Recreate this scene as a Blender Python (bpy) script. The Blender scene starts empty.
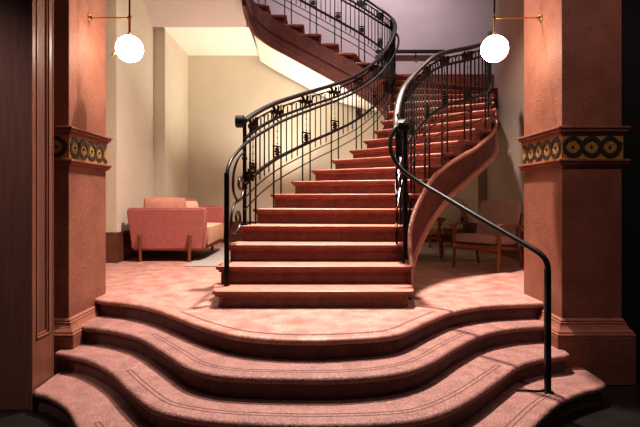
import bpy, bmesh, math, random
from mathutils import Vector, Matrix
random.seed(7)
PI = math.pi
C = bpy.context.scene.collection
sc = bpy.context.scene
EYE = 0.911
V = Vector

# ------------------------------------------------------------------ materials
def mat(name, base, rough=0.6, metal=0.0, var=None, scale=6.0, speck=None, speck_scale=180.0, speck_amt=0.5,
        bump=0.0, bump_scale=60.0, spec=0.5, stretch=None, blotch=0.0):
    m = bpy.data.materials.new(name); m.use_nodes = True
    nt = m.node_tree; n = nt.nodes; l = nt.links
    b = n['Principled BSDF']
    b.inputs['Roughness'].default_value = rough
    b.inputs['Metallic'].default_value = metal
    b.inputs['Specular IOR Level'].default_value = spec
    b.inputs['Base Color'].default_value = (*base, 1)
    tc = n.new('ShaderNodeTexCoord')
    geo = n.new('ShaderNodeNewGeometry')
    mp = n.new('ShaderNodeMapping')
    l.new(geo.outputs['Position'], mp.inputs['Vector'])
    if stretch: mp.inputs['Scale'].default_value = stretch
    col = None
    if var:
        nz = n.new('ShaderNodeTexNoise'); nz.inputs['Scale'].default_value = scale
        nz.inputs['Detail'].default_value = 8; nz.inputs['Roughness'].default_value = 0.65
        l.new(mp.outputs['Vector'], nz.inputs['Vector'])
        cr = n.new('ShaderNodeValToRGB')
        cr.color_ramp.elements[0].position = 0.34; cr.color_ramp.elements[0].color = (*base, 1)
        cr.color_ramp.elements[1].position = 0.68; cr.color_ramp.elements[1].color = (*var, 1)
        l.new(nz.outputs['Fac'], cr.inputs['Fac'])
        col = cr.outputs['Color']
    if speck:
        vz = n.new('ShaderNodeTexNoise'); vz.inputs['Scale'].default_value = speck_scale
        vz.inputs['Detail'].default_value = 3
        l.new(geo.outputs['Position'], vz.inputs['Vector'])
        cr2 = n.new('ShaderNodeValToRGB')
        cr2.color_ramp.elements[0].position = 0.5; cr2.color_ramp.elements[0].color = (0, 0, 0, 1)
        cr2.color_ramp.elements[1].position = 0.64; cr2.color_ramp.elements[1].color = (speck_amt,) * 3 + (1,)
        l.new(vz.outputs['Fac'], cr2.inputs['Fac'])
        mx = n.new('ShaderNodeMix'); mx.data_type = 'RGBA'
        l.new(cr2.outputs['Color'], mx.inputs['Factor'])
        if col: l.new(col, mx.inputs['A'])
        else: mx.inputs['A'].default_value = (*base, 1)
        mx.inputs['B'].default_value = (*speck, 1)
        col = mx.outputs['Result']
    if col: l.new(col, b.inputs['Base Color'])
    if bump:
        bz = n.new('ShaderNodeTexNoise'); bz.inputs['Scale'].default_value = bump_scale
        bz.inputs['Detail'].default_value = 6
        l.new(mp.outputs['Vector'], bz.inputs['Vector'])
        bp = n.new('ShaderNodeBump'); bp.inputs['Strength'].default_value = bump
        bp.inputs['Distance'].default_value = 0.01
        l.new(bz.outputs['Fac'], bp.inputs['Height'])
        l.new(bp.outputs['Normal'], b.inputs['Normal'])
    return m

M = {}
M['floor'] = mat('pink_stone_floor', (0.30, 0.125, 0.095), 0.5, var=(0.53, 0.32, 0.27), scale=5.5, speck=(0.25, 0.105, 0.085), speck_scale=60, speck_amt=0.7, bump=0.15, bump_scale=40)
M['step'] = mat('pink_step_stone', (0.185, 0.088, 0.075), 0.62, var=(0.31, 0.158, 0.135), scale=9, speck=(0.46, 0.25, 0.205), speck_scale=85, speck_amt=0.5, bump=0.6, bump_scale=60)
M['steprise'] = mat('shaded_step_riser_stone', (0.10, 0.040, 0.033), 0.6, var=(0.19, 0.082, 0.066), scale=9, speck=(0.055, 0.024, 0.02), speck_scale=80, speck_amt=0.7, bump=0.4, bump_scale=50)  # step stone darkened to paint the shade on the risers
M['groove'] = mat('dark_inlay', (0.12, 0.055, 0.045), 0.7)
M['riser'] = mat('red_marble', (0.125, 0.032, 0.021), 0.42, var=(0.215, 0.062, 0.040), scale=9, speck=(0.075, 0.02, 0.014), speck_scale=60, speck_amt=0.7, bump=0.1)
M['nosing'] = mat('red_marble_nosing_shaded', (0.20, 0.058, 0.038), 0.42, var=(0.29, 0.095, 0.064), scale=9, speck=(0.12, 0.034, 0.024), speck_scale=60, speck_amt=0.6)  # darker than the tread tops, shade on the nosing fronts painted in
M['tread'] = mat('red_marble_tread_lit', (0.42, 0.165, 0.115), 0.45, var=(0.53, 0.245, 0.19), scale=8, speck=(0.32, 0.11, 0.075), speck_scale=70, speck_amt=0.5, bump=0.08)  # lighter than the risers, light from above painted into the colour
M['string'] = mat('red_marble_string', (0.10, 0.026, 0.017), 0.6, var=(0.165, 0.046, 0.031), scale=7, speck=(0.06, 0.016, 0.012), speck_scale=60, speck_amt=0.6, bump=0.1)
M['pillar'] = mat('terracotta_stone', (0.25, 0.094, 0.058), 0.6, var=(0.36, 0.150, 0.098), scale=3.5, speck=(0.19, 0.068, 0.043), speck_scale=50, speck_amt=0.45, bump=0.4, bump_scale=45)
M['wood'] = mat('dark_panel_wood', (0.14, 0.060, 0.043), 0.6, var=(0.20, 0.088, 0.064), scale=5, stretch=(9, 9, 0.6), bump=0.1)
M['woodlit'] = mat('lit_moulding_wood', (0.20, 0.080, 0.050), 0.45, var=(0.27, 0.112, 0.072), scale=5, stretch=(9, 9, 0.6))  # lighter copy of the panel wood, light on the reveal painted in
M['cream'] = mat('cream_plaster', (0.66, 0.59, 0.48), 0.85, var=(0.72, 0.65, 0.535), scale=1.2, bump=0.05)
M['pale'] = mat('pinkish_plaster', (0.62, 0.52, 0.47), 0.85)
M['white'] = mat('white_plaster', (0.84, 0.79, 0.69), 0.85)
M['mauve'] = mat('mauve_dim_plaster', (0.37, 0.33, 0.36), 0.85, var=(0.43, 0.385, 0.41), scale=1.3)  # mauve tone paints the dim light on the upper wall
M['taupe'] = mat('taupe_plaster', (0.33, 0.27, 0.225), 0.85, var=(0.39, 0.325, 0.27), scale=1.3)
M['base'] = mat('dark_baseboard', (0.12, 0.042, 0.026), 0.4, var=(0.17, 0.062, 0.036), scale=6)
M['iron'] = mat('black_iron', (0.016, 0.015, 0.016), 0.38, metal=0.35, spec=0.6)
M['ironlit'] = mat('black_iron_lit', (0.035, 0.028, 0.026), 0.33, metal=0.5, spec=0.7)  # paler copy of the black iron, its lit look painted in
M['tube'] = mat('black_tube_metal', (0.010, 0.010, 0.011), 0.42, metal=0.2, spec=0.4)
M['orn'] = mat('bronze_ornament', (0.045, 0.026, 0.020), 0.4, metal=0.6)
M['brass'] = mat('brass', (0.72, 0.45, 0.17), 0.28, metal=1.0)
M['gold'] = mat('gold_mosaic', (0.42, 0.215, 0.045), 0.5, var=(0.60, 0.33, 0.085), scale=45, speck=(0.20, 0.09, 0.02), speck_scale=110, speck_amt=0.8, bump=0.4, bump_scale=120)
M['braid'] = mat('dark_mosaic', (0.022, 0.018, 0.020), 0.45, var=(0.07, 0.055, 0.045), scale=70, bump=0.4, bump_scale=120)
M['sofa'] = mat('rose_fabric', (0.40, 0.130, 0.112), 0.9, var=(0.46, 0.165, 0.142), scale=14, bump=0.25, bump_scale=220)
M['seatfab'] = mat('tan_fabric', (0.56, 0.31, 0.20), 0.9, var=(0.61, 0.35, 0.235), scale=14, bump=0.25, bump_scale=220)
M['rust'] = mat('rust_fabric', (0.27, 0.085, 0.055), 0.9, var=(0.32, 0.11, 0.07), scale=14, bump=0.25, bump_scale=220)
M['peach'] = mat('peach_fabric', (0.47, 0.205, 0.145), 0.9, var=(0.52, 0.245, 0.18), scale=14, bump=0.25, bump_scale=220)
M['chairfab'] = mat('mauve_fabric', (0.36, 0.235, 0.205), 0.9, var=(0.41, 0.275, 0.24), scale=14, bump=0.25, bump_scale=220)
M['sage'] = mat('sage_fabric', (0.33, 0.29, 0.21), 0.9, var=(0.38, 0.335, 0.25), scale=14, bump=0.25, bump_scale=220)
M['greyfab'] = mat('grey_beige_fabric', (0.33, 0.28, 0.225), 0.9, var=(0.38, 0.325, 0.265), scale=14, bump=0.25, bump_scale=220)
M['teak'] = mat('reddish_teak', (0.19, 0.055, 0.024), 0.4, var=(0.25, 0.082, 0.036), scale=6, stretch=(3, 3, 14))
M['rug'] = mat('grey_rug', (0.26, 0.225, 0.20), 0.95, var=(0.33, 0.285, 0.25), scale=20, bump=0.4, bump_scale=150)
M['black'] = mat('black_stone', (0.012, 0.011, 0.011), 0.25, var=(0.02, 0.018, 0.017), scale=3)
M['void'] = mat('dark_void_black', (0.008, 0.007, 0.007), 0.8)  # near-black, paints the darkness of the gap beside the pillar
g = bpy.data.materials.new('opal_glass_lit'); g.use_nodes = True
pb = g.node_tree.nodes['Principled BSDF']
pb.inputs['Base Color'].default_value = (0.95, 0.92, 0.86, 1)
pb.inputs['Emission Color'].default_value = (1.0, 0.86, 0.68, 1)
pb.inputs['Emission Strength'].default_value = 26.0
M['globe'] = g

# ------------------------------------------------------------------ helpers
def link(name, bm, mats, parent=None, smooth=False, loc=None):
    me = bpy.data.meshes.new(name)
    bmesh.ops.recalc_face_normals(bm, faces=bm.faces[:])
    bm.to_mesh(me); bm.free()
    if not isinstance(mats, (list, tuple)): mats = [mats]
    for m_ in mats: me.materials.append(m_)
    o = bpy.data.objects.new(name, me); C.objects.link(o)
    if smooth:
        for p in me.polygons: p.use_smooth = True
        try: me.set_sharp_from_angle(angle=math.radians(38))
        except Exception: pass
    if parent: o.parent = parent
    if loc: o.location = loc
    return o

def thing(name, label, cat, loc=(0, 0, 0), rz=0.0, group=None):
    o = bpy.data.objects.new(name, None); C.objects.link(o)
    o.empty_display_size = 0.1
    o.location = loc; o.rotation_euler = (0, 0, rz)
    o['label'] = label; o['category'] = cat
    if group: o['group'] = group
    return o

def tag(o, label, cat, group=None):
    o['label'] = label; o['category'] = cat
    if group: o['group'] = group
    return o

def struct(name, bm, mats, parent=None, smooth=False):
    o = link(name, bm, mats, parent, smooth)
    if parent is None: o['kind'] = 'structure'
    return o

def BM(): return bmesh.new()

def box(bm, x0, x1, y0, y1, z0, z1, bev=0.0, seg=2, mtx=None, mi=0):
    r = bmesh.ops.create_cube(bm, size=1.0)
    vs = r['verts']
    for v in vs:
        v.co = V(((x0 + x1) / 2 + v.co.x * (x1 - x0), (y0 + y1) / 2 + v.co.y * (y1 - y0), (z0 + z1) / 2 + v.co.z * (z1 - z0)))
    fs = set(f for v in vs for f in v.link_faces)
    if bev > 0:
        es = list(set(e for v in vs for e in v.link_edges))
        rr = bmesh.ops.bevel(bm, geom=es, offset=bev, segments=seg, affect='EDGES', profile=0.5)
        vs = list(set(rr['verts']) | set(v for v in vs if v.is_valid))
        fs = set(f for v in vs for f in v.link_faces)
    if mtx:
        bmesh.ops.transform(bm, matrix=mtx, verts=[v for v in vs if v.is_valid])
    for f in fs:
        if f.is_valid: f.material_index = mi
    return vs

def tube(bm, pts, r, seg=8, cap=True, r1=None):
    pts = [V(p) for p in pts]
    n = len(pts)
    tans = []
    for i in range(n):
        a = pts[max(0, i - 1)]; b = pts[min(n - 1, i + 1)]
        tans.append((b - a).normalized())
    t0 = tans[0]
    ref = V((0, 0, 1)) if abs(t0.z) < 0.9 else V((1, 0, 0))
    nrm = t0.cross(ref).normalized()
    rings = []
    for i in range(n):
        t = tans[i]
        nrm = (nrm - t * nrm.dot(t)).normalized()
        bn = t.cross(nrm)
        rr = r if r1 is None else r + (r1 - r) * i / (n - 1)
        rings.append([bm.verts.new(pts[i] + (nrm * math.cos(2 * PI * k / seg) + bn * math.sin(2 * PI * k / seg)) * rr) for k in range(seg)])
    for i in range(n - 1):
        for k in range(seg):
            bm.faces.new((rings[i][k], rings[i][(k + 1) % seg], rings[i + 1][(k + 1) % seg], rings[i + 1][k]))
    if cap:
        bm.faces.new(rings[0][::-1]); bm.faces.new(rings[-1])

def sweep(bm, pts, prof, cap=True, mi=0):
    """profile (side, up) swept along a path with the up axis kept vertical"""
    pts = [V(p) for p in pts]; n = len(pts)
    rings = []
    for i in range(n):
        a = pts[max(0, i - 1)]; b = pts[min(n - 1, i + 1)]
        t = (b - a); th = V((t.x, t.y, 0)).normalized()
        s = V((th.y, -th.x, 0))
        rings.append([bm.verts.new(pts[i] + s * p[0] + V((0, 0, p[1]))) for p in prof])
    m = len(prof)
    for i in range(n - 1):
        for k in range(m):
            f = bm.faces.new((rings[i][k], rings[i][(k + 1) % m], rings[i + 1][(k + 1) % m], rings[i + 1][k])); f.material_index = mi
    if cap:
        bm.faces.new(rings[0][::-1]).material_index = mi; bm.faces.new(rings[-1]).material_index = mi

def prism(bm, poly, z0, z1, bev=0.0, seg=2):
    lo = [bm.verts.new((p[0], p[1], z0)) for p in poly]
    hi = [bm.verts.new((p[0], p[1], z1)) for p in poly]
    n = len(poly)
    fb = bm.faces.new(lo[::-1]); ft = bm.faces.new(hi)
    for i in range(n):
        bm.faces.new((lo[i], lo[(i + 1) % n], hi[(i + 1) % n], hi[i]))
    if bev > 0:
        es = list(set(ft.edges) | set(fb.edges))
        bmesh.ops.bevel(bm, geom=es, offset=bev, segments=seg, affect='EDGES', profile=0.5)

def lathe(bm, prof, cx, cy, cz, seg=24, axis='Z'):
    rings = []
    for r, z in prof:
        ring = []
        for k in range(seg):
            a = 2 * PI * k / seg
            if axis == 'Z': p = V((cx + r * math.cos(a), cy + r * math.sin(a), cz + z))
            elif axis == 'Y': p = V((cx + r * math.cos(a), cy + z, cz + r * math.sin(a)))
            else: p = V((cx + z, cy + r * math.cos(a), cz + r * math.sin(a)))
            ring.append(bm.verts.new(p))
        rings.append(ring)
    for i in range(len(rings) - 1):
        for k in range(seg):
            bm.faces.new((rings[i][k], rings[i][(k + 1) % seg], rings[i + 1][(k + 1) % seg], rings[i + 1][k]))
    bm.faces.new(rings[0][::-1]); bm.faces.new(rings[-1])

def crom(P, t):
    """Catmull-Rom through list P at float index t"""
    i = int(math.floor(t)); i = max(0, min(len(P) - 2, i)); f = t - i
    p1, p2 = V(P[i]), V(P[i + 1])
    p0 = V(P[i - 1]) if i > 0 else p1 * 2 - p2
    p3 = V(P[i + 2]) if i + 2 < len(P) else p2 * 2 - p1
    return 0.5 * ((2 * p1) + (p2 - p0) * f + (2 * p0 - 5 * p1 + 4 * p2 - p3) * f * f + (3 * p1 - p0 - 3 * p2 + p3) * f ** 3)

def resample(P, n):
    """n points evenly spaced along the spline through P"""
    fine = [crom(P, (len(P) - 1) * k / 1200.0) for k in range(1201)]
    d = [0]
    for a, b in zip(fine, fine[1:]): d.append(d[-1] + (b - a).length)
    out = []; j = 0
    for k in range(n):
        s = d[-1] * k / (n - 1)
        while j < 1199 and d[j + 1] < s: j += 1
        f = (s - d[j]) / max(1e-9, d[j + 1] - d[j])
        out.append(fine[j].lerp(fine[j + 1], min(1, max(0, f))))
    return out

# ------------------------------------------------------------------ stair plan
RISE = 0.1625
def Z(t): return t * RISE - 0.017
LP = [(-.79, 3.65), (-.81, 3.95), (-.84, 4.25), (-.81, 4.55), (-.74, 4.86), (-.63, 5.2), (-.47, 5.57), (-.25, 5.97), (.0, 6.36), (.28, 6.72), (.55, 6.98),
      (.77, 7.15), (.94, 7.27), (1.06, 7.37), (1.155, 7.49), (1.23, 7.61), (1.28, 7.75), (1.30, 7.9), (1.265, 8.04), (1.16, 8.15), (.99, 8.205),
      (.75, 8.22), (.46, 8.22), (.165, 8.22), (-.13, 8.22), (-.43, 8.22), (-.73, 8.20), (-.965, 8.07), (-1.06, 7.82), (-1.08, 7.55), (-1.08, 7.25)]
RP = [(.80, 3.65), (.83, 3.95), (.87, 4.25), (.90, 4.53), (.96, 4.79), (1.055, 5.02), (1.17, 5.2), (1.30, 5.36), (1.45, 5.49), (1.62, 5.61), (1.83, 5.74),
      (2.06, 5.885), (2.27, 6.07), (2.42, 6.36), (2.54, 6.72), (2.70, 7.15), (2.92, 7.7), (3.25, 8.30), (3.55, 8.75), (3.5, 9.6), (2.3, 9.82),
      (1.25, 9.82), (.60, 9.82), (.165, 9.82), (-.13, 9.82), (-.43, 9.82), (-.73, 9.82), (-1.0, 9.82), (-1.3, 9.82), (-1.6, 9.82), (-1.9, 9.82)]
def L(t): return crom(LP, t)
def R(t): return crom(RP, t)
NSTEP = 27
def lerp2(a, b, f): return a + (b - a) * f

def side_pt(P, t, off):
    """point on the plan curve moved sideways; positive = to the left of travel"""
    a = crom(P, t - 0.05); b = crom(P, t + 0.05)
    d = (b - a).normalized()
    p = crom(P, t)
    return V((p.x - d.y * off, p.y + d.x * off))

# staircase -------------------------------------------------------
stair = thing('staircase', 'curving red marble staircase rising between black iron railings and turning back overhead', 'staircase', (0, 3.95, 0))
stair_inv = Matrix.Translation((0, -3.95, 0))
def slink(name, bm, m, parent=stair, smooth=False):
    if parent is stair: bmesh.ops.transform(bm, matrix=stair_inv, verts=bm.verts[:])
    else: bmesh.ops.transform(bm, matrix=stair_inv, verts=bm.verts[:])
    return link(name, bm, m, parent, smooth)

def step_poly(n, front, ends, back=0.10):
    """plan outline of step n, its front pulled back and its ends pulled in"""
    l, r = L(n), R(n)
    d = (r - l).normalized(); f = V((-d.y, d.x))
    q = [l + f * front + d * ends, r + f * front - d * ends]
    t1 = n + 1
    k = 5
    for i in range(1, k + 1):
        t = n + (t1 - n) * i / k
        a = R(t); dd = (L(t) - a).normalized()
        q.append(a + dd * ends + f * front * (1 - i / k))
    for i in range(k, 0, -1):
        t = n + (t1 - n) * i / k
        a = L(t); dd = (R(t) - a).normalized()
        q.append(a + dd * ends + f * front * (1 - i / k))
    # tuck the back edge under the next riser
    l2, r2 = L(t1), R(t1); d2 = (r2 - l2).normalized(); f2 = V((-d2.y, d2.x))
    q[k + 1] += f2 * back; q[k + 2] += f2 * back
    return q

for n in range(1, NSTEP):
    zt = Z(n); zb = 0.0 if n == 1 else Z(n - 1)
    e = 0.028
    bm = BM()
    body = step_poly(n, 0.04, e)
    if n == 1:
        l, r = L(1), R(1)
        body[0] = l + V((e, 0.075)); body[1] = r + V((-e, 0.075))
        body = [l + V((e + .035, 0.04))] + [r + V((-e - .035, 0.04))] + body[1:] + [body[0]]
    prism(bm, body, zb - 0.02, zt - 0.055)
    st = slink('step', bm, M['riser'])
    bm = BM()
    tr = step_poly(n, 0.0, -0.012)
    if n == 1:
        l, r = L(1), R(1)
        tr = [l + V((0.02, 0.0)), r + V((-.02, 0.0)), r + V((.015, 0.03)), r + V((.025, .10))] + tr[2:-1] + [l + V((-.025, .10)), l + V((-.015, .03))]
    prism(bm, tr, zt - 0.036, zt, bev=0.014, seg=3)
    cv = step_poly(n, 0.018, 0.008)
    if n == 1:
        cv = [l + V((.05, .018)), r + V((-.05, .018)), r + V((.0, .05))] + cv[2:-1] + [cv[-1], l + V((0, .05))]
    prism(bm, cv, zt - 0.058, zt - 0.034, bev=0.006, seg=1)
    bm.normal_update()
    bmesh.ops.recalc_face_normals(bm, faces=bm.faces[:])
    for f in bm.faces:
        if f.normal.z < .45: f.material_index = 1  # faces not turned upward get the painted-shade copy
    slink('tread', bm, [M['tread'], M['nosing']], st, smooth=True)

def cL(t): return min(0.70, 0.40 + 0.06 * max(0, t - 6))
def cR(t): return 0.53
def sR(t): return 0.06 + 0.15 * min(1, max(0, (t - 7.5) / 3))
def zcl(z): return max(z, 0.0)
def ts(t0, t1, n): return [t0 + (t1 - t0) * i / (n - 1) for i in range(n)]

# strings: bands of red marble on each side
def string_band(P, t0, t1, n, off0, off1, top, bot):
    bm = BM(); prev = None
    for t in ts(t0, t1, n):
        a = side_pt(P, t, off0); b = side_pt(P, t, off1)
        zt, zb = top(t), zcl(bot(t)); zt = max(zt, zb + 0.002)
        ring = [bm.verts.new((a.x, a.y, zb)), bm.verts.new((b.x, b.y, zb)), bm.verts.new((b.x, b.y, zt)), bm.verts.new((a.x, a.y, zt))]
        if prev:
            for k in range(4):
                bm.faces.new((prev[k], prev[(k + 1) % 4], ring[(k + 1) % 4], ring[k]))
        else: bm.faces.new(ring[::-1])
        prev = ring
    bm.faces.new(prev)
    return bm
landing_soffit = 3.85
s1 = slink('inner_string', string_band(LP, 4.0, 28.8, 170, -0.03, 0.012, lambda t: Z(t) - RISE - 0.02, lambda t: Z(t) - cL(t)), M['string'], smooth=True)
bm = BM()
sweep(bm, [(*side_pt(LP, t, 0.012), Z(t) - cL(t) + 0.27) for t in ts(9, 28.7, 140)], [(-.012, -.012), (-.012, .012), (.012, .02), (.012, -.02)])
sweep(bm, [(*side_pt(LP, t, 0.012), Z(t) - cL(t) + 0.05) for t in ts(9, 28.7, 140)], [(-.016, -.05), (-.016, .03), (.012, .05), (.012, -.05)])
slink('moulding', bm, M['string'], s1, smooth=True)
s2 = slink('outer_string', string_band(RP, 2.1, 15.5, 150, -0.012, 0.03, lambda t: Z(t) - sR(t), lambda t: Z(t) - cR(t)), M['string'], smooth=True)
bm = BM()
sweep(bm, [(*side_pt(RP, t, -0.012), zcl(Z(t) - cR(t)) + 0.03) for t in ts(2.6, 15, 140)], [(-.012, -.03), (.030, -.03), (.038, .0), (.030, .03), (-.012, .045)])
sweep(bm, [(*side_pt(RP, t, -0.012), max(Z(t) - sR(t) + .02, 0.05)) for t in ts(2.1, 15, 140)], [(-.01, -.03), (.018, -.03), (.028, .0), (.018, .022), (-.01, .022)])
slink('moulding', bm, M['tread'], s2, smooth=True)  # lighter tread marble paints the light caught by these mouldings
# plaster soffit under the flights
bm = BM(); prev = None
for t in ts(4.2, 27.2, 150):
    a = side_pt(LP, t, 0.008); b = side_pt(RP, t, -0.008)
    za, zb = zcl(Z(t) - cL(t) + 0.004), zcl(Z(t) - (cR(t) if t < 15 else lerp2(cR(t), cL(t), min(1, (t - 15) / 5))) + 0.004)
    row = [bm.verts.new((lerp2(a.x, b.x, f), lerp2(a.y, b.y, f), lerp2(za, zb, f))) for f in [i / 8 for i in range(9)]]
    if prev:
        for k in range(8): bm.faces.new((prev[k], prev[k + 1], row[k + 1], row[k]))
    prev = row
slink('soffit', bm, M['white'], smooth=True)

# ------------------------------------------------------------------ railings
iron_pts = 10
def piece(t, pts):
    if t <= pts[0][0]: return pts[0][1]
    for (a, va), (b, vb) in zip(pts, pts[1:]):
        if t <= b:
            f = (t - a) / (b - a); f = f * f * (3 - 2 * f)
            return va + (vb - va) * f
    return pts[-1][1]
INSET_R = [(9, .10), (12, .05)]
LIFT_R = [(2.8, .04), (5.2, .18), (7.5, .16), (12.2, -.12)]
def railing_path(P, inset, t, h):
    if P is RP:
        return V((*side_pt(P, t, piece(t, INSET_R)), Z(t) + h + (piece(t, LIFT_R) if h else 0)))
    p = side_pt(P, t, inset)
    return V((p.x, p.y, Z(t) + h))

def make_railing(root, P, inset, t0, t1, H, hs, bay, phase, tube_lit=False, nseg=6):
    """H: handrail height; hs: second rail, lower rail, thin bars"""
    inv = Matrix.Translation(-V(root.location))
    def rl(name, bm, m, parent=root, smooth=True):
        bmesh.ops.transform(bm, matrix=inv, verts=bm.verts[:])
        return link(name, bm, m, parent, smooth)
    n = int((t1 - t0) * iron_pts)
    tt = ts(t0, t1, n)
    pth = lambda h: [railing_path(P, inset, t, h) for t in tt]
    bm = BM(); sweep(bm, pth(H - 0.04), [(-.028, 0), (.028, 0), (.034, .014), (.028, .032), (.014, .04), (-.014, .04), (-.028, .032), (-.034, .014)])
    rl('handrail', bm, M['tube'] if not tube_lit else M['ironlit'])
    bm = BM(); sweep(bm, pth(H - 0.052), [(-.012, 0), (.012, 0), (.012, .014), (-.012, .014)]); rl('rail', bm, M['iron'], smooth=False)
    bm = BM(); sweep(bm, pth(hs[0] - .02), [(-.014, 0), (.014, 0), (.014, .03), (-.014, .03)]); rl('rail', bm, M['iron'], smooth=False)
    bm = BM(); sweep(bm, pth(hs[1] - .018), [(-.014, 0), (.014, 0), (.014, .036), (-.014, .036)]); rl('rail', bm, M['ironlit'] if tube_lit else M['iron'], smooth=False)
    for h in hs[2:]:
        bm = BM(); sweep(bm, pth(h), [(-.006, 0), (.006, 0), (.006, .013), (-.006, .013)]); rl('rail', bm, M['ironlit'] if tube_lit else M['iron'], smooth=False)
    b0 = phase
    while b0 < t1:
        w = 0.38
        # two bars of the narrow panel, down to the step
        for tb in (b0, b0 + w):
            if t0 <= tb <= t1:
                p = railing_path(P, inset, tb, 0); stepz = Z(math.floor(tb + 0.03)); top = Z(tb) + (piece(tb, LIFT_R) if P is RP else 0) + H - .07
                bm = BM(); box(bm, p.x - .009, p.x + .009, p.y - .009, p.y + .009, max(stepz + .0005, 0), top); rl('baluster', bm, M['iron'], smooth=False)
        tm = b0 + w / 2
        if t0 <= b0 and b0 + w <= t1:
            # beaded rod and rosette
            a = railing_path(P, inset, b0, 0); b = railing_path(P, inset, b0 + w, 0); p = railing_path(P, inset, tm, 0)
            ang = math.atan2(b.y - a.y, b.x - a.x); wid = (V((b.x - a.x, b.y - a.y))).length
            bm = BM(); z = Z(tm) + (piece(tm, LIFT_R) if P is RP else 0)
            tube(bm, [(p.x, p.y, z + hs[1]), (p.x, p.y, z + hs[0])], .004, 6)
            for q in range(4):
                zz = z + hs[1] + (hs[0] - hs[1]) * (0.36 + 0.15 * q)
                lathe(bm, [(.001, -.014), (.010, 0), (.001, .014)], p.x, p.y, zz, 6)
            rl('beaded_rod', bm, M['iron'])
            hw = max(0.048, wid * 0.55)
            bm = BM(); mt = Matrix.Translation((p.x, p.y, z + hs[1] + .075)) @ Matrix.Rotation(ang, 4, 'Z')
            box(bm, -hw, hw, -.008, .008, -.07, -.055, mtx=mt); box(bm, -hw, hw, -.010, .010, .055, .07, mtx=mt)
            box(bm, -hw, -hw + .014, -.008, .008, -.07, .07, mtx=mt); box(bm, hw - .014, hw, -.008, .008, -.07, .07, mtx=mt)
            for q in range(8):
                an = 2 * PI * q / 8
                m2 = mt @ Matrix.Translation((.030 * math.cos(an) * min(1, hw / .06), 0, .033 * math.sin(an))) @ Matrix.Rotation(-an, 4, 'Y')
                box(bm, -.022, .022, -.011, .011, -.011, .011, bev=.005, seg=1, mtx=m2)
            bmesh.ops.create_icosphere(bm, subdivisions=1, radius=.018, matrix=mt)
            rl('rosette', bm, M['orn'])
            # frieze rosette under the handrail
            bm = BM(); mt = Matrix.Translation((p.x, p.y, z + (H - .075 + hs[0]) / 2)) @ Matrix.Rotation(ang, 4, 'Z')
            hh = (H - .075 - hs[0]) / 2
            for q in range(6):
                an = 2 * PI * q / 6 + .3
                m2 = mt @ Matrix.Translation((hw * .9 * math.cos(an), 0, hh * .55 * math.sin(an))) @ Matrix.Rotation(-an, 4, 'Y')
                box(bm, -hw * .55, hw * .55, -.009, .009, -.022, .022, bev=.005, seg=1, mtx=m2)
            bmesh.ops.create_icosphere(bm, subdivisions=1, radius=.02, matrix=mt)
            rl('frieze_rosette', bm, M['orn'])
        # wide panel: three bars ending in points below the lower rail
        ww = bay - w
        for q in range(3):
            tb = b0 + w + ww * (q + 1) / 4
            if t0 <= tb <= t1:
                p = railing_path(P, inset, tb, 0); z = Z(tb) + (piece(tb, LIFT_R) if P is RP else 0)
                bm = BM(); box(bm, p.x - .007, p.x + .007, p.y - .007, p.y + .007, z + hs[1] - .07, z + hs[0])
                lathe(bm, [(.010, 0), (.001, -.05)], p.x, p.y, z + hs[1] - .07, 6)
                rl('baluster', bm, M['iron'], smooth=False)
        ta, tb = b0 + w + .10 * ww, b0 + w + .90 * ww
        if ta >= t0 and tb <= t1:
            # crest: a small frame holding three arched bars in the frieze
            bm = BM(); h0, h1 = hs[0] + .012, H - .08
            def fp(f, h): return railing_path(P, inset, lerp2(ta, tb, f), h)
            for f in (0, 1): tube(bm, [fp(f, h0), fp(f, h1)], .009, 4)
            for f in (.25, .5, .75): tube(bm, [fp(f, h0), fp(f, h1 - .03)], .008, 4)
            tube(bm, [fp(f, h1 - .035 + .022 * abs(math.sin(f * 2 * PI))) for f in [i / 12 for i in range(13)]], .008, 4)
            tube(bm, [fp(f, h1 - .012) for f in (0, .25, .5, .75, 1)], .008, 4)
            rl('crest', bm, M['iron'])
        b0 += bay
    return rl

IN_L = -0.055
inner = thing('stair_railing', 'black iron stair railing with scrolled start, running up and around to the overhead flight', 'railing', (-.735, 4.9, Z(4)))
rl = make_railing(inner, LP, IN_L, 4.05, 28.6, 1.075, (0.875, 0.40, 0.26, 0.14), 1.45, 4.45)
NX, NY = -.692, 4.93
bm = BM(); box(bm, NX - .018, NX + .018, NY - .018, NY + .018, Z(4) , 1.70, bev=.004)
box(bm, NX - .026, NX + .026, NY - .026, NY + .026, 1.30, 1.33, bev=.006); box(bm, NX - .026, NX + .026, NY - .026, NY + .026, 1.00, 1.03, bev=.006)
box(bm, NX - .03, NX + .03, NY - .03, NY + .03, Z(4), Z(4) + .02, bev=.004)
nw = rl('newel_post', bm, M['iron'], smooth=False)
bm = BM()
lathe(bm, [(.03, -.045), (.055, -.045), (.064, -.036), (.064, .036), (.055, .045), (.03, .045)], NX - .045, NY - .01, 1.695, 20, 'X')
rl('scroll_cap', bm, M['iron'], nw)
bm = BM(); mt = Matrix.Translation((NX + .045, NY, 1.14))
for q in range(8):
    an = 2 * PI * q / 8
    box(bm, -.028, .028, -.012, .012, -.014, .014, bev=.005, seg=1, mtx=mt @ Matrix.Translation((.04 * math.cos(an), 0, .045 * math.sin(an))) @ Matrix.Rotation(-an, 4, 'Y'))
bmesh.ops.create_icosphere(bm, subdivisions=1, radius=.024, matrix=mt)
rl('rosette', bm, M['orn'])
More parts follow.
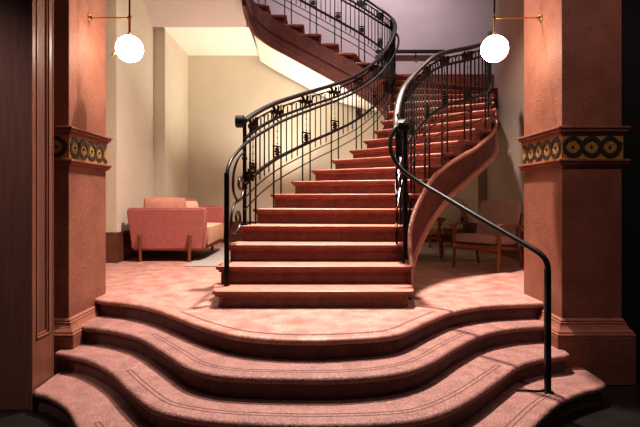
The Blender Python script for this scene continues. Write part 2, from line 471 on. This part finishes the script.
# scrolls between the tube post and the newel
PX, PY = -.742, 4.20
def scr(pts, r, r1):
    P3 = [V((lerp2(PX, NX, u), lerp2(PY, NY, u), z)) for u, z in pts]
    bm = BM(); q = resample(P3, 60); tube(bm, q, r, 8, r1=r1); return bm
rl('scroll', scr([(.97, 1.38), (.62, 1.30), (.38, 1.18), (.30, 1.06), (.36, .95), (.58, .885), (.82, .93), (.92, 1.02), (.84, 1.10), (.68, 1.10), (.62, 1.03), (.72, 1.00)], .011, .015), M['iron'])
rl('scroll', scr([(.97, 1.10), (.93, 1.0), (.80, .91), (.58, .885), (.36, .85), (.24, .78), (.20, .69), (.27, .61), (.48, .585), (.66, .63), (.71, .72), (.60, .78), (.47, .75), (.50, .69)], .011, .015), M['iron'])

IN_R = 0.10
outer = thing('stair_railing', 'black iron stair railing along the outer curve, above the wooden armchairs', 'railing', (.855, 4.43, Z(2)))
rl2 = make_railing(outer, RP, IN_R, 2.75, 13.8, 1.12, (0.95, 0.46, 0.30, 0.15), 1.45, 3.05, tube_lit=True)
OX, OY = .862, 4.44
bm = BM(); box(bm, OX - .02, OX + .02, OY - .02, OY + .02, Z(2), 1.62, bev=.004)
box(bm, OX - .028, OX + .028, OY - .028, OY + .028, Z(2), Z(2) + .02, bev=.004); box(bm, OX - .027, OX + .027, OY - .027, OY + .027, 1.18, 1.21, bev=.005)
nw = rl2('newel_post', bm, M['iron'], smooth=False)
bm = BM(); sweep(bm, resample([(OX - .045, OY - .02, 1.55), (OX - .02, OY + .06, 1.60), (.86, 4.62, 1.60 + .02), (*railing_path(RP, IN_R, 3.3, 1.10),)], 14), [(-.030, 0), (.030, 0), (.036, .018), (.030, .05), (-.030, .05), (-.036, .018)])
box(bm, OX - .075, OX + .03, OY - .075, OY + .0, 1.53, 1.60, bev=.012)
rl2('handrail_end', bm, M['iron'], nw)
bm = BM(); q = resample([(OX - .0, OY + .02, 1.1), (OX + .03, OY + .05, .95), (OX + .05, OY + .02, .80), (OX + .02, OY, .66), (OX, OY, .55)], 20); tube(bm, q, .010, 6)
rl2('scroll', bm, M['iron'])

# tube handrails -------------------------------------------------
t_in = thing('tube_handrail', 'smooth black tube handrail rising from the bottom tread along the scrolled railing', 'handrail', (PX, PY - .02, Z(1)))
inv = Matrix.Translation(-V(t_in.location))
path = [V(p) for p in ((PX, 4.18, 1.06), (PX + .004, 4.2, 1.16), (-.722, 4.29, 1.25), (-.695, 4.45, 1.335), (-.66, 4.66, 1.425), (-.605, 4.92, 1.525))]
path += [railing_path(LP, -0.115, t, 0.825) for t in ts(5.25, 28.4, 90)]
bm = BM(); tube(bm, resample(path, 320), .0165, 10); bmesh.ops.transform(bm, matrix=inv, verts=bm.verts[:])
link('handrail', bm, M['tube'], t_in, True)
bm = BM(); box(bm, PX - .02, PX + .02, PY - .04, PY, Z(1), 1.13, bev=.004); bmesh.ops.transform(bm, matrix=inv, verts=bm.verts[:])
link('post', bm, M['tube'], t_in)
for t in (6, 9.5, 13, 17, 21, 25):
    a = railing_path(LP, -0.115, t, 0.825); b = railing_path(LP, -0.065, t, 0.86)
    bm = BM(); tube(bm, [a, b], .010, 6); bmesh.ops.transform(bm, matrix=inv, verts=bm.verts[:]); link('bracket', bm, M['tube'], t_in)

t_out = thing('tube_handrail', 'smooth black tube handrail sloping down to a tall post on the entrance steps', 'handrail', (1.63, 3.33, -.435))
inv = Matrix.Translation(-V(t_out.location))
path = [(.82, 4.42, 1.575), (.755, 4.37, 1.545), (.708, 4.34, 1.43), (.725, 4.31, 1.29), (.80, 4.275, 1.165), (.93, 4.20, 1.055), (1.06, 4.06, .955), (1.33, 3.70, .735), (1.54, 3.43, .57), (1.605, 3.352, .51), (1.633, 3.33, .445), (1.635, 3.33, .36)]
bm = BM(); tube(bm, resample(path, 160), .0195, 12); bmesh.ops.transform(bm, matrix=inv, verts=bm.verts[:])
link('handrail', bm, M['tube'], t_out, True)
bm = BM(); box(bm, 1.635 - .018, 1.635 + .018, 3.312, 3.348, -.4345, .42, bev=.004); box(bm, 1.635 - .03, 1.635 + .03, 3.30, 3.36, -.4345, -.425); bmesh.ops.transform(bm, matrix=inv, verts=bm.verts[:])
link('post', bm, M['tube'], t_out)
bm = BM(); tube(bm, [(1.62, 3.33, -.428), (1.42, 3.335, -.425)], .006, 6); bmesh.ops.transform(bm, matrix=inv, verts=bm.verts[:])
link('dark_line', bm, M['tube'], t_out)  # thin dark line along the tread from the foot of the post

for o_ in (inner, outer): o_['group'] = 'iron railings of the curved stair'
for o_ in (t_in, t_out): o_['group'] = 'black tube handrails'
# wall handrail behind the turn
wr = thing('wall_handrail', 'dark handrail fixed to the dim upper wall behind the top of the stairs', 'handrail', (1.5, 9.80, 3.9))
bm = BM(); sweep(bm, [(x, 0, 0) for x in (-.2, .5, 1.2)], [(-.03, -.03), (.03, -.03), (.03, .03), (-.03, .03)]); link('handrail', bm, M['ironlit'], wr)
for x in (0.0, 0.62, 1.12):
    bm = BM(); tube(bm, [(x, 0, -.03), (x, .01, -.09), (x, .095, -.10)], .012, 6); link('bracket', bm, M['iron'], wr)

# ------------------------------------------------------------------ entrance steps and floors
ST0 = [(-1.985, 4.36), (-1.85, 4.27), (-1.58, 4.165), (-1.33, 3.99), (-1.10, 3.76), (-.80, 3.44), (-.475, 3.19), (-.08, 3.10), (.315, 3.14), (.594, 3.25), (.875, 3.59), (1.13, 3.87), (1.426, 4.06), (1.70, 4.14), (2.03, 4.19)]
ST1 = [(-1.985, 4.0), (-1.88, 3.95), (-1.62, 3.86), (-1.316, 3.65), (-1.0, 3.277), (-.76, 2.99), (-.485, 2.855), (0, 2.82), (.30, 2.845), (.56, 2.93), (.78, 3.11), (1.05, 3.44), (1.36, 3.76), (1.684, 3.93), (2.03, 4.0)]
ST2 = [(-2.0, 3.73), (-1.86, 3.68), (-1.66, 3.57), (-1.40, 3.33), (-1.17, 3.04), (-.93, 2.765), (-.72, 2.65), (-.44, 2.58), (0, 2.55), (.45, 2.58), (.70, 2.67), (.975, 2.90), (1.245, 3.19), (1.50, 3.46), (1.72, 3.60), (1.90, 3.655), (1.985, 3.70), (2.005, 3.76), (2.005, 3.86)]
ST3 = [(-1.965, 3.40), (-1.93, 3.335), (-1.80, 3.27), (-1.58, 3.085), (-1.375, 2.82), (-1.12, 2.54), (-.82, 2.38), (-.4, 2.30), (0, 2.27), (.45, 2.30), (.82, 2.41), (1.15, 2.67), (1.45, 2.99), (1.66, 3.19), (1.90, 3.35), (2.07, 3.43), (2.145, 3.50), (2.16, 3.60), (2.16, 3.86)]
def offs(path, d):
    out = []
    n = len(path)
    for i in range(n):
        a = path[max(0, i - 1)]; b = path[min(n - 1, i + 1)]
        t = (b - a).normalized(); out.append(path[i] + V((-t.y, t.x)) * d)
    return out
def curved_step(path, z, depth, back, inlay=(.085, .115), inlay_range=(.16, .84), nose=.024, extra=None):
    P = resample([V((*p, 0)) for p in path], 120)
    P = [V((p.x, p.y)) for p in P]
    prof = [(nose, 0.0)]
    for k in range(1, 8):
        a = PI / 2 - PI * k / 8 * 0.98
        prof.append((nose - nose * math.cos(a), -nose + nose * math.sin(a)))
    prof += [(nose * .9, -2 * nose), (nose + .008, -2 * nose - .012), (nose + .008, -depth)]
    bm = BM()
    rows = [[bm.verts.new((q.x, q.y, z + dz)) for q in offs(P, o)] for o, dz in prof]
    for r0, r1 in zip(rows, rows[1:]):
        for i in range(len(P) - 1):
            f = bm.faces.new((r0[i], r0[i + 1], r1[i + 1], r1[i]))
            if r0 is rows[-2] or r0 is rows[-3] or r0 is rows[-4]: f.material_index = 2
    bk = [bm.verts.new((x, y, z)) for x, y in back]
    bm.faces.new(rows[0] + bk)
    for d in inlay:
        q = offs(P, d); q2 = offs(P, d + .007)
        i0, i1 = int(120 * inlay_range[0]), int(120 * inlay_range[1])
        a = [bm.verts.new((p.x, p.y, z + .0012)) for p in q[i0:i1]]; b = [bm.verts.new((p.x, p.y, z + .0012)) for p in q2[i0:i1]]
        for i in range(len(a) - 1): bm.faces.new((a[i], a[i + 1], b[i + 1], b[i])).material_index = 1
    if inlay:
        for i in (i0, i1 - 1):      # close the two lines at their ends
            t = (P[min(119, i + 1)] - P[i - 1]).normalized(); q = offs(P, inlay[0]); q2 = offs(P, inlay[1])
            c = [q[i], q2[i], q2[i] + t * .009, q[i] + t * .009]
            bm.faces.new([bm.verts.new((p.x, p.y, z + .0013)) for p in c]).material_index = 1
    return bm
SR = 0.145
fl = curved_step(ST0, 0.0, SR, [(2.03, 4.58), (3.3, 4.58), (3.3, 10.0), (-3.3, 10.0), (-3.3, 4.58), (-1.97, 4.58)], inlay=(.085, .10), inlay_range=(.22, .78))
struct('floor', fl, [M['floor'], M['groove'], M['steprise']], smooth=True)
es = thing('entrance_steps', 'three wide pink stone steps with flowing curved edges below the landing', 'steps', (0, 2.3, -.58))
inv = Matrix.Translation(-V(es.location))
for pth_, z_, bk in ((ST1, -SR, [(2.03, 4.5), (-1.985, 4.5)]), (ST2, -2 * SR, [(2.005, 4.3), (-2.0, 4.3)]), (ST3, -3 * SR, [(2.16, 3.9), (-1.965, 3.9)])):
    bm = curved_step(pth_, z_, SR + .01, bk)
    bmesh.ops.transform(bm, matrix=inv, verts=bm.verts[:])
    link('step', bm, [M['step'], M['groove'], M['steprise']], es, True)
FZ = -.58
bm = BM(); box(bm, -6, 6, -3, 4.6, FZ - .05, FZ); struct('floor_lower', bm, M['black'])

# ------------------------------------------------------------------ walls
def wallstrip(bm, pts, z0, z1, mi=0):
    lo = [bm.verts.new((x, y, z0)) for x, y in pts]; hi = [bm.verts.new((x, y, z1)) for x, y in pts]
    for i in range(len(pts) - 1): bm.faces.new((lo[i], lo[i + 1], hi[i + 1], hi[i])).material_index = mi
TOP = 7.2
WL = [(-2.40, 4.66), (-3.3, 4.66), (-3.3, 6.75), (-2.75, 6.75), (-2.75, 8.35), (-2.557, 8.35), (-2.557, 9.95)]
bm = BM(); wallstrip(bm, WL, 0, TOP); struct('wall_left', bm, M['cream'])
bm = BM()
div = [(-2.56, 4.1), (-.9, 4.1), (-.73, 3.9), (.6, 3.24), (1.25, 3.08), (2.3, 2.9), (2.9, 2.72)]
for (xa, za), (xb, zb_) in zip(div, div[1:]):
    v = [bm.verts.new(c) for c in ((xa, 9.9, 0), (xb, 9.9, 0), (xb, 9.9, zb_), (xa, 9.9, za), (xb, 9.9, TOP), (xa, 9.9, TOP))]
    bm.faces.new((v[0], v[1], v[2], v[3])); bm.faces.new((v[3], v[2], v[4], v[5])).material_index = 1
wallstrip(bm, [(2.9, 9.9), (3.75, 9.9)], 2.0, TOP, 1)
struct('wall_back', bm, [M['cream'], M['mauve']])
WR = [(2.89, 9.95), (2.89, 8.35), (3.04, 8.35), (3.04, 4.66), (2.45, 4.66)]
bm = BM(); wallstrip(bm, WR, 0, 2.0); wallstrip(bm, [(3.75, 9.9), (3.75, 7.85), (3.04, 7.85), (3.04, 4.66), (2.45, 4.66)], 2.0, TOP); struct('wall_right', bm, M['taupe'])
bm = BM(); box(bm, -3.4, 3.4, 4.6, 10.0, TOP, TOP + .1); struct('ceiling', bm, M['white'])
bm = BM(); box(bm, 2.585, 6, 4.0, 4.1, FZ, 5); struct('wall_front', bm, M['void'])
# mezzanine landing in the back corner (its flat white underside and the slope of the flight that leaves it)
bm = BM(); box(bm, -2.556, -1.085, 8.26, 9.899, landing_soffit, 4.35); struct('ceiling_landing', bm, M['white'])
bm = BM()
q = [(8.26, landing_soffit), (8.26, 4.35), (6.76, 5.3), (6.76, 4.85)]
a_ = [bm.verts.new((-2.749, y, z)) for y, z in q]; b_ = [bm.verts.new((-1.125, y, z)) for y, z in q]
bm.faces.new(a_); bm.faces.new(b_[::-1])
for i in range(4): bm.faces.new((a_[i], b_[i], b_[(i + 1) % 4], a_[(i + 1) % 4]))
struct('ceiling_slope', bm, M['pale'])
# baseboards
def bboard(name, pts, side):
    bm = BM()
    sweep(bm, [(x, y, 0) for x, y in pts], [(0, 0), (side * .03, 0), (side * .03, .38), (side * .018, .42), (0, .44)], cap=True)
    struct(name, bm, M['base'])
def bb_seg(name, segs, H=.43):
    bm = BM()
    for x0, x1, y0, y1 in segs:
        box(bm, x0, x1, y0, y1, 0, H - .04); box(bm, x0, x1, y0, y1, H - .04, H, bev=.008)
    struct(name, bm, M['base'])
bb_seg('baseboard_left', [(-3.27, -2.72, 6.72, 6.75), (-2.75, -2.72, 6.75, 8.35), (-2.75, -2.527, 8.32, 8.35), (-2.557, -2.527, 8.35, 9.87)])
bb_seg('baseboard_back', [(-2.52, 2.86, 9.87, 9.9)])
bm = BM(); box(bm, 1.2, 3.74, 9.88, 9.899, 2.75, 3.42); box(bm, 1.2, 3.74, 9.875, 9.899, 3.42, 3.46, bev=.006); struct('trim_3', bm, M['riser'])
bb_seg('baseboard_right', [(2.86, 2.89, 8.35, 9.87), (2.86, 3.04, 8.32, 8.35), (3.01, 3.04, 4.7, 8.32)])
# framed wall panel beneath the stair on the back wall
bm = BM()
for x0, x1 in ((1.75, 2.2), (2.3, 2.75)):
    box(bm, x0, x1, 9.875, 9.9, .75, .78); box(bm, x0, x1, 9.875, 9.9, 2.0, 2.03); box(bm, x0, x0 + .03, 9.875, 9.9, .75, 2.03); box(bm, x1 - .03, x1, 9.875, 9.9, .75, 2.03)
struct('trim_1', bm, M['base'])

# ------------------------------------------------------------------ panelled door casing in front of the pillar near the sofa
FX, F0, F1 = -1.975, 3.37, 3.64
bm = BM()
box(bm, -4.5, FX, F0, F1, FZ, 5, bev=.004)
tr1 = struct('trim_2', bm, M['wood'])
bm = BM()      # frame of the sunk panel on the reveal
zb, ztp = -.10, 5.0
box(bm, FX, FX + .012, F0, F0 + .045, FZ, ztp); box(bm, FX, FX + .012, F1 - .05, F1, FZ, ztp); box(bm, FX, FX + .012, F0 + .045, F1 - .05, FZ, zb)
for i, (d, h) in enumerate(((.0, .018), (.018, .010))):
    y0, y1 = F0 + .045 + d, F1 - .05 - d
    box(bm, FX, FX + h, y0, y0 + .016, zb + d, ztp, bev=.004); box(bm, FX, FX + h, y1 - .016, y1, zb + d, ztp, bev=.004); box(bm, FX, FX + h, y0, y1, zb + d, zb + d + .016, bev=.004)
tube(bm, [(FX + .004, F1 - .005, FZ), (FX + .004, F1 - .005, ztp)], .014, 8)
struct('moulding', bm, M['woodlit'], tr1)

# ------------------------------------------------------------------ pillars
def pillar(label, x0, x1, s, gx):
    """s = +1: the face that looks into the opening is at x1"""
    y0, y1 = 3.88, 4.58
    cx = (x0 + x1) / 2
    root = thing('pillar', label, 'pillar', (cx, (y0 + y1) / 2, FZ)); root['kind'] = 'thing'; root['group'] = 'pillars flanking the entrance steps'
    inv = Matrix.Translation(-V(root.location))
    def pl(name, bm, m, parent=root, smooth=False):
        bmesh.ops.transform(bm, matrix=inv, verts=bm.verts[:]); return link(name, bm, m, parent, smooth)
    bm = BM(); box(bm, x0, x1, y0, y1, FZ, 5.2, bev=.006); pl('shaft', bm, M['pillar'])
    def ringbox(bm, e, z0, z1, b=.006): box(bm, x0 - e, x1 + e, y0 - e, y1 + e, z0, z1, bev=b)
    bm = BM(); ringbox(bm, .07, FZ, -.19, .008); pl('plinth', bm, M['pillar'])
    bm = BM(); prev = None
    for e, z in [(.068, -.19), (.070, -.180), (.064, -.172), (.060, -.168), (.060, -.160), (.054, -.152), (.042, -.138), (.030, -.118), (.024, -.104), (.023, -.092), (.016, -.088), (.016, -.076), (.008, -.066), (.002, -.060)]:
        ring = [bm.verts.new(c) for c in ((x0 - e, y0 - e, z), (x1 + e, y0 - e, z), (x1 + e, y1 + e, z), (x0 - e, y1 + e, z))]
        if prev:
            for k in range(4): bm.faces.new((prev[k], prev[(k + 1) % 4], ring[(k + 1) % 4], ring[k]))
        else: bm.faces.new(ring[::-1])
        prev = ring
    bm.faces.new(prev)
    pl('base_moulding', bm, M['pillar'])
    bm = BM(); ringbox(bm, .018, 1.425, 1.445); ringbox(bm, .036, 1.445, 1.47, .008); ringbox(bm, .046, 1.47, 1.487, .004); pl('cornice', bm, M['pillar'])
    bm = BM(); ringbox(bm, .042, 1.205, 1.225, .004); ringbox(bm, .032, 1.185, 1.205, .008); ringbox(bm, .016, 1.17, 1.185, .004); pl('cornice', bm, M['pillar'])
    bm = BM(); ringbox(bm, .006, 1.225, 1.425, .0); fr = pl('frieze', bm, M['gold'])
    # guilloche braid: two interlaced dark strands on each visible face, with a knot in each ring
    bm = BM()
    zc, amp = 1.325, .070
    def strand(face, a0, a1, ph, dep):
        per = .30
        N = 150
        prev = None
        for i in range(N + 1):
            a = lerp2(a0, a1, i / N); k = 2 * PI * (a - a0) / per + ph
            sn = math.sin(k); z = zc + amp * math.copysign(abs(sn) ** .62, sn); sl = amp * .62 * max(abs(sn), .12) ** -.38 * math.cos(k) * 2 * PI / per
            t = V((1, sl)).normalized(); nn = V((-t.y, t.x)) * .0165
            d2 = dep + .003 * math.cos(k)
            ring = []
            for sg, dp in ((1, 0), (1, d2), (-1, d2), (-1, 0)):
                aa, zz = a + nn.x * sg, min(1.42, max(1.23, z + nn.y * sg))
                aa = min(a1 + .004, max(a0 - .004, aa))
                if face == 'F': co = (aa, y0 - .006 - dp, zz)
                elif s > 0: co = (x1 + .006 + dp, aa, zz)
                else: co = (x0 - .006 - dp, aa, zz)
                ring.append(bm.verts.new(co))
            if prev:
                for k2 in range(4): bm.faces.new((prev[k2], prev[(k2 + 1) % 4], ring[(k2 + 1) % 4], ring[k2]))
            prev = ring
    for face, a0, a1 in (('F', x0 + .01, x1 - .01), ('S', y0 + .01, y1 - .01)):
        strand(face, a0, a1, 0.0, .006); strand(face, a0, a1, PI, .009)
        k = 0
        while a0 + .075 + .15 * k < a1 - .02:
            a = a0 + .075 + .15 * k
            if face == 'F': mt = Matrix.Translation((a, y0 - .008, zc))
            else: mt = Matrix.Translation(((x1 + .008) if s > 0 else (x0 - .008), a, zc))
            bmesh.ops.create_icosphere(bm, subdivisions=1, radius=.013, matrix=mt)
            k += 1
    pl('braid', bm, M['braid'], fr)
    return root
pillar('terracotta stone pillar with gold and black braided band, standing before the pink sofa', -2.45, -1.965, 1, 0)
pillar('broad terracotta stone pillar with gold and black braided band, behind the tall handrail post', 2.02, 2.506, -1, 0)

# ------------------------------------------------------------------ globe lamps
def globe_lamp(label, wx, s, reach=.355):
    gx = wx + s * reach; gy = 4.235; gz = 2.227
    root = thing('globe_lamp', label, 'lamp', (wx, gy, 2.50), 0, 'globe lamps on the pillars')
    inv = Matrix.Translation(-V(root.location))
    def pl(name, bm, m, smooth=True, parent=root):
        bmesh.ops.transform(bm, matrix=inv, verts=bm.verts[:]); return link(name, bm, m, parent, smooth)
    bm = BM(); lathe(bm, [(.030, s * .001), (.032, s * .006), (.022, s * .012), (.016, s * .03)], wx, gy, 2.50, 16, 'X'); pl('wall_plate', bm, M['brass'])
    bm = BM(); tube(bm, [(wx + s * .01, gy, 2.50), (gx + s * .02, gy, 2.50)], .007, 8); pl('arm', bm, M['brass'])
    bm = BM(); tube(bm, [(gx, gy, gz + .10), (gx, gy, 2.54)], .011, 8); lathe(bm, [(.018, -.012), (.018, .012)], gx, gy, 2.50, 12); lathe(bm, [(.03, 0), (.02, .03), (.011, .035)], gx, gy, gz + .108, 14); pl('stem', bm, M['brass'])
    bm = BM(); tube(bm, [(gx, gy, 2.53), (gx, gy, 3.6)], .008, 8); lathe(bm, [(.035, 0), (.05, .03)], gx, gy, 3.58, 14); pl('rod', bm, M['tube'])
    bm = BM(); bmesh.ops.create_uvsphere(bm, u_segments=32, v_segments=20, radius=.116, matrix=Matrix.Translation((gx, gy, gz))); pl('globe', bm, M['globe'])
    if s > 0:
        bm = BM(); tube(bm, [(gx - .085, gy - .03, gz + .005), (gx - .145, gy - .03, gz - .075)], .010, 8); pl('switch_lever', bm, M['brass'])
globe_lamp('glowing white globe lamp on brass arm, fixed to the pillar before the pink sofa', -1.965, 1)
globe_lamp('glowing white globe lamp on brass arm, hanging before the upper end of the outer railing', 2.02, -1, .41)

# ------------------------------------------------------------------ sofa
def cushion(bm, w, d, h, mtx, puff=.5):
    """soft cushion: rounded box with bulging faces"""
    N = 8; cache = {}
    def vert(p):
        key = tuple(round(c * 1000) for c in p)
        if key not in cache:
            x, y, z = p; k = puff
            fx = 1 - .10 * k * (y * y + z * z) / 2; fy = 1 - .10 * k * (x * x + z * z) / 2
            fz = 1 - .55 * k * (max(abs(x), abs(y)) ** 3)
            cache[key] = bm.verts.new(mtx @ V((x * fx * w / 2, y * fy * d / 2, z * fz * h / 2)))
        return cache[key]
    for ax in range(3):
        for sg in (-1, 1):
            for i in range(N):
                for j in range(N):
                    q = []
                    for di, dj in ((0, 0), (1, 0), (1, 1), (0, 1)):
                        u, v_ = -1 + 2 * (i + di) / N, -1 + 2 * (j + dj) / N
                        p = [0, 0, 0]; p[ax] = sg; p[(ax + 1) % 3] = u; p[(ax + 2) % 3] = v_
                        q.append(vert(p))
                    bm.faces.new(q if sg > 0 else q[::-1])
    return list(cache.values())
sofa = thing('sofa', 'rose pink fabric sofa on wooden peg legs against the cream wall', 'sofa', (-2.1, 6.86, 0))
def so(name, bm, m, parent=sofa, smooth=True):
    return link(name, bm, m, parent, smooth)
SL = 1.55      # length into the room; x from -.52 (back) to .56 (front)
def armpoly(y0, y1):
    bm = BM()
    # slightly tapered arm slab: narrower at the foot
    pts = [(-.48, .17), (.55, .17), (.585, .745), (.56, .77), (-.53, .77), (-.56, .745)]
    lo = [bm.verts.new((x, y0, z)) for x, z in pts]; hi = [bm.verts.new((x, y1, z)) for x, z in pts]
    bm.faces.new(lo); bm.faces.new(hi[::-1])
    for i in range(len(pts)): bm.faces.new((lo[i], hi[i], hi[(i + 1) % 6], lo[(i + 1) % 6]))
    bmesh.ops.recalc_face_normals(bm, faces=bm.faces[:])
    bmesh.ops.bevel(bm, geom=bm.edges[:], offset=.022, segments=3, affect='EDGES')
    return bm
so('armrest', armpoly(0, .15), M['sofa']); so('armrest', armpoly(SL - .15, SL), M['sofa'])
bm = BM(); box(bm, -.545, -.415, .12, SL - .12, .17, .76, bev=.04, seg=3); so('backrest', bm, M['sofa'])
bm = BM(); box(bm, -.48, .53, .06, SL - .06, .15, .22, bev=.015); so('frame', bm, M['rust'])
bm = BM(); cushion(bm, .97, SL - .31, .30, Matrix.Translation((.11, SL / 2, .36)), .35); so('seat_cushion', bm, M['seatfab'])
bm = BM(); tube(bm, [(.575, .14, .235), (.575, SL - .14, .235)], .008, 6); so('piping', bm, M['peach'])
for x in (-.355, .355):
    for y in (-.018, SL + .018):
        bm = BM(); tube(bm, [(x * .98, y, 0), (x, y, .38)], .022, 8, r1=.028); tube(bm, [(x, y, .38), (x, y, .40)], .028, 8, r1=.018)
        so('leg', bm, M['teak'])
# loose cushions on the sofa
def pillow(label, m, loc, rz, tilt, w, h, d=.16):
    mt = Matrix.Translation(loc) @ Matrix.Rotation(rz, 4, 'Z') @ Matrix.Rotation(tilt, 4, 'Y')
    bm = BM(); cushion(bm, h, w, d, Matrix.Rotation(PI / 2, 4, 'Y'), .8)
    bmesh.ops.transform(bm, matrix=Matrix.Rotation(rz, 4, 'Z') @ Matrix.Rotation(tilt, 4, 'Y'), verts=bm.verts[:])
    o = link('cushion', bm, m, None, True, loc=loc); tag(o, label, 'cushion', 'cushions on the sofa'); return o
pillow('broad peach cushion leaning on the sofa back by the near arm', M['peach'], (-2.20, 7.20, .70), -1.2, -.16, .62, .44, .17)
pillow('rust brown cushion leaning on the sofa back behind the peach cushion', M['rust'], (-2.10, 7.85, .70), -1.0, -.25, .46, .42)
pillow('small tan cushion with its corner showing above the sofa arm', M['seatfab'], (-1.90, 7.50, .70), -.6, -.35, .34, .34, .12)

# rugs
def rug(label, x0, x1, y0, y1, m):
    bm = BM(); box(bm, x0, x1, y0, y1, .0, .012, bev=.004)
    o = link('rug', bm, m); tag(o, label, 'rug', 'pale grey rugs'); return o
rug('pale grey rug on the pink floor in front of the sofa', -1.70, -.55, 6.36, 8.9, M['rug'])
rug('pale grey rug under the wooden armchairs beyond the stair', 1.15, 2.7, 6.98, 9.2, M['rug'])

# ------------------------------------------------------------------ armchairs
def armchair(label, fab, loc, rz):
    """faces -x in its own frame"""
    root = thing('armchair', label, 'armchair', loc, rz, 'wooden lounge armchairs')
    W, D = .30, .27
    def al(name, bm, m, parent=root, smooth=True): return link(name, bm, m, parent, smooth)
    for sy in (-1, 1):
        y = sy * W
        bm = BM(); tube(bm, [(-D - .02, y, 0), (-D + .02, y, .30), (-D + .01, y, .55)], .020, 8, r1=.024); al('leg', bm, M['teak'])
        bm = BM(); tube(bm, [(D + .12, y, 0), (D + .04, y, .30), (D + .03, y, .54)], .018, 8, r1=.022); al('leg', bm, M['teak'])
        bm = BM(); q = [(-D - .07, y, .555), (-D + .05, y, .575), (0, y, .57), (D, y, .55), (D + .12, y, .53)]
        sweep(bm, resample(q, 14), [(-.032, -.014), (.032, -.014), (.036, 0), (.032, .014), (-.032, .014)]); al('armrest', bm, M['teak'])
        bm = BM(); tube(bm, [(-D + .01, y, .30), (D + .05, y, .24)], .020, 6); al('seat_rail', bm, M['teak'])
    bm = BM(); box(bm, -D - .02, -D + .025, -W, W, .25, .32, bev=.008); al('front_rail', bm, M['teak'])
    bm = BM(); cushion(bm, .60, .54, .13, Matrix.Translation((-.01, 0, .375)) @ Matrix.Rotation(.08, 4, 'Y'), .45); al('seat', bm, fab)
    lean = Matrix.Translation((.27, 0, .40)) @ Matrix.Rotation(.36, 4, 'Y')
    bm = BM(); cushion(bm, .50, .54, .13, lean @ Matrix.Translation((0, 0, .25)) @ Matrix.Rotation(PI / 2, 4, 'Y'), .45); al('backrest', bm, fab)
    bm = BM()
    for y in (-.27, .27): box(bm, .075, .105, y - .016, y + .016, -.12, .36, bev=.006, mtx=lean)
    for z in (.0, .08, .16, .24, .32): box(bm, .080, .10, -.26, .26, z - .014, z + .014, bev=.004, mtx=lean)
    al('back_frame', bm, M['teak'], smooth=False)
    return root
armchair('wooden armchair with mauve cushions, beside the terracotta pillar and facing the stairs', M['chairfab'], (2.27, 6.27, 0), .76)
armchair('wooden armchair with sage seat cushion, half hidden behind the stair edge', M['sage'], (1.72, 7.45, .02), PI - .3)
armchair('wooden armchair with grey beige back, farthest from the pillar against the back wall', M['greyfab'], (2.46, 8.75, .02), PI / 2 - .25)

# ------------------------------------------------------------------ light
def area(name, loc, size, power, col, target=None, spread=None):
    ld = bpy.data.lights.new(name, 'AREA'); ld.energy = power; ld.color = col; ld.shape = 'DISK'; ld.size = size
    if spread: ld.spread = spread
    o = bpy.data.objects.new(name, ld); C.objects.link(o); o.location = loc
    if target:
        o.rotation_euler = (V(target) - V(loc)).to_track_quat('-Z', 'Y').to_euler()
    return o
def spot(name, loc, target, power, col, angle, blend=.6, size=.08):
    ld = bpy.data.lights.new(name, 'SPOT'); ld.energy = power; ld.color = col; ld.spot_size = math.radians(angle); ld.spot_blend = blend; ld.shadow_soft_size = size
    o = bpy.data.objects.new(name, ld); C.objects.link(o); o.location = loc
    o.rotation_euler = (V(target) - V(loc)).to_track_quat('-Z', 'Y').to_euler(); return o
area('stairwell_downlight', (0.5, 5.4, 6.9), .3, 290, (1.0, .84, .76), (0.4, 5.5, 0), math.radians(80))
area('landing_downlight', (-0.2, 3.7, 5.4), .25, 25, (1.0, .84, .77), (-0.1, 3.4, 0), math.radians(66))
area('lobby_fill', (0.0, 1.8, 4.6), .6, 6, (1.0, .80, .76), (0.0, 2.7, -.5), math.radians(100))  # added fill from the camera side, no visible source
spot('pillar_fill', (2.5, 1.7, 4.3), (2.30, 4.0, .7), 125, (1.0, .72, .68), 58, .8)  # unseen spot added to brighten the pillar front
spot('casing_fill', (-2.8, 1.1, 3.6), (-2.7, 3.5, .6), 210, (1.0, .80, .78), 52, .8)  # unseen spot added to brighten the casing front
area('lounge_fill', (-1.75, 6.15, 3.75), .4, 17, (1.0, .87, .74), (-2.1, 7.0, 0))  # added soft light out of view, lifts the left lounge wall
spot('soffit_fill', (-.05, 8.9, .5), (-1.2, 8.95, 3.85), 430, (1.0, .90, .76), 100, 1.0, .15)  # added spot hidden behind the steps, brightens the white soffit
spot('wall_fill', (1.2, 7.2, 6.6), (1.0, 9.9, 4.0), 640, (1.0, .86, .88), 110, 1.0, .2)  # fill added out of view for the upper back wall
spot('stair_fill', (.95, 9.2, .4), (.55, 8.9, 3.0), 130, (1.0, .90, .76), 110, 1.0, .15)  # second added spot behind the stair, lifts the soffit's lower end
w = bpy.data.worlds.new('dim_interior'); sc.world = w; w.use_nodes = True
w.node_tree.nodes['Background'].inputs[0].default_value = (.85, .72, .75, 1); w.node_tree.nodes['Background'].inputs[1].default_value = .022

# ------------------------------------------------------------------ camera
cd = bpy.data.cameras.new('camera'); cam = bpy.data.objects.new('camera', cd); C.objects.link(cam)
cam.location = (0, 0, EYE); cam.rotation_euler = (PI / 2, 0, 0)
cd.sensor_width = 36; cd.lens = 480 / 640 * 36
cd.shift_x = (320 - 312) / 640; cd.shift_y = -(213.5 - 198) / 640
cd.clip_start = .02
sc.camera = cam
sc.view_settings.view_transform = 'Standard'
sc.view_settings.look = 'Medium High Contrast'
sc.view_settings.exposure = 0.0
sc.cycles.use_denoising = True
sc.cycles.max_bounces = 8
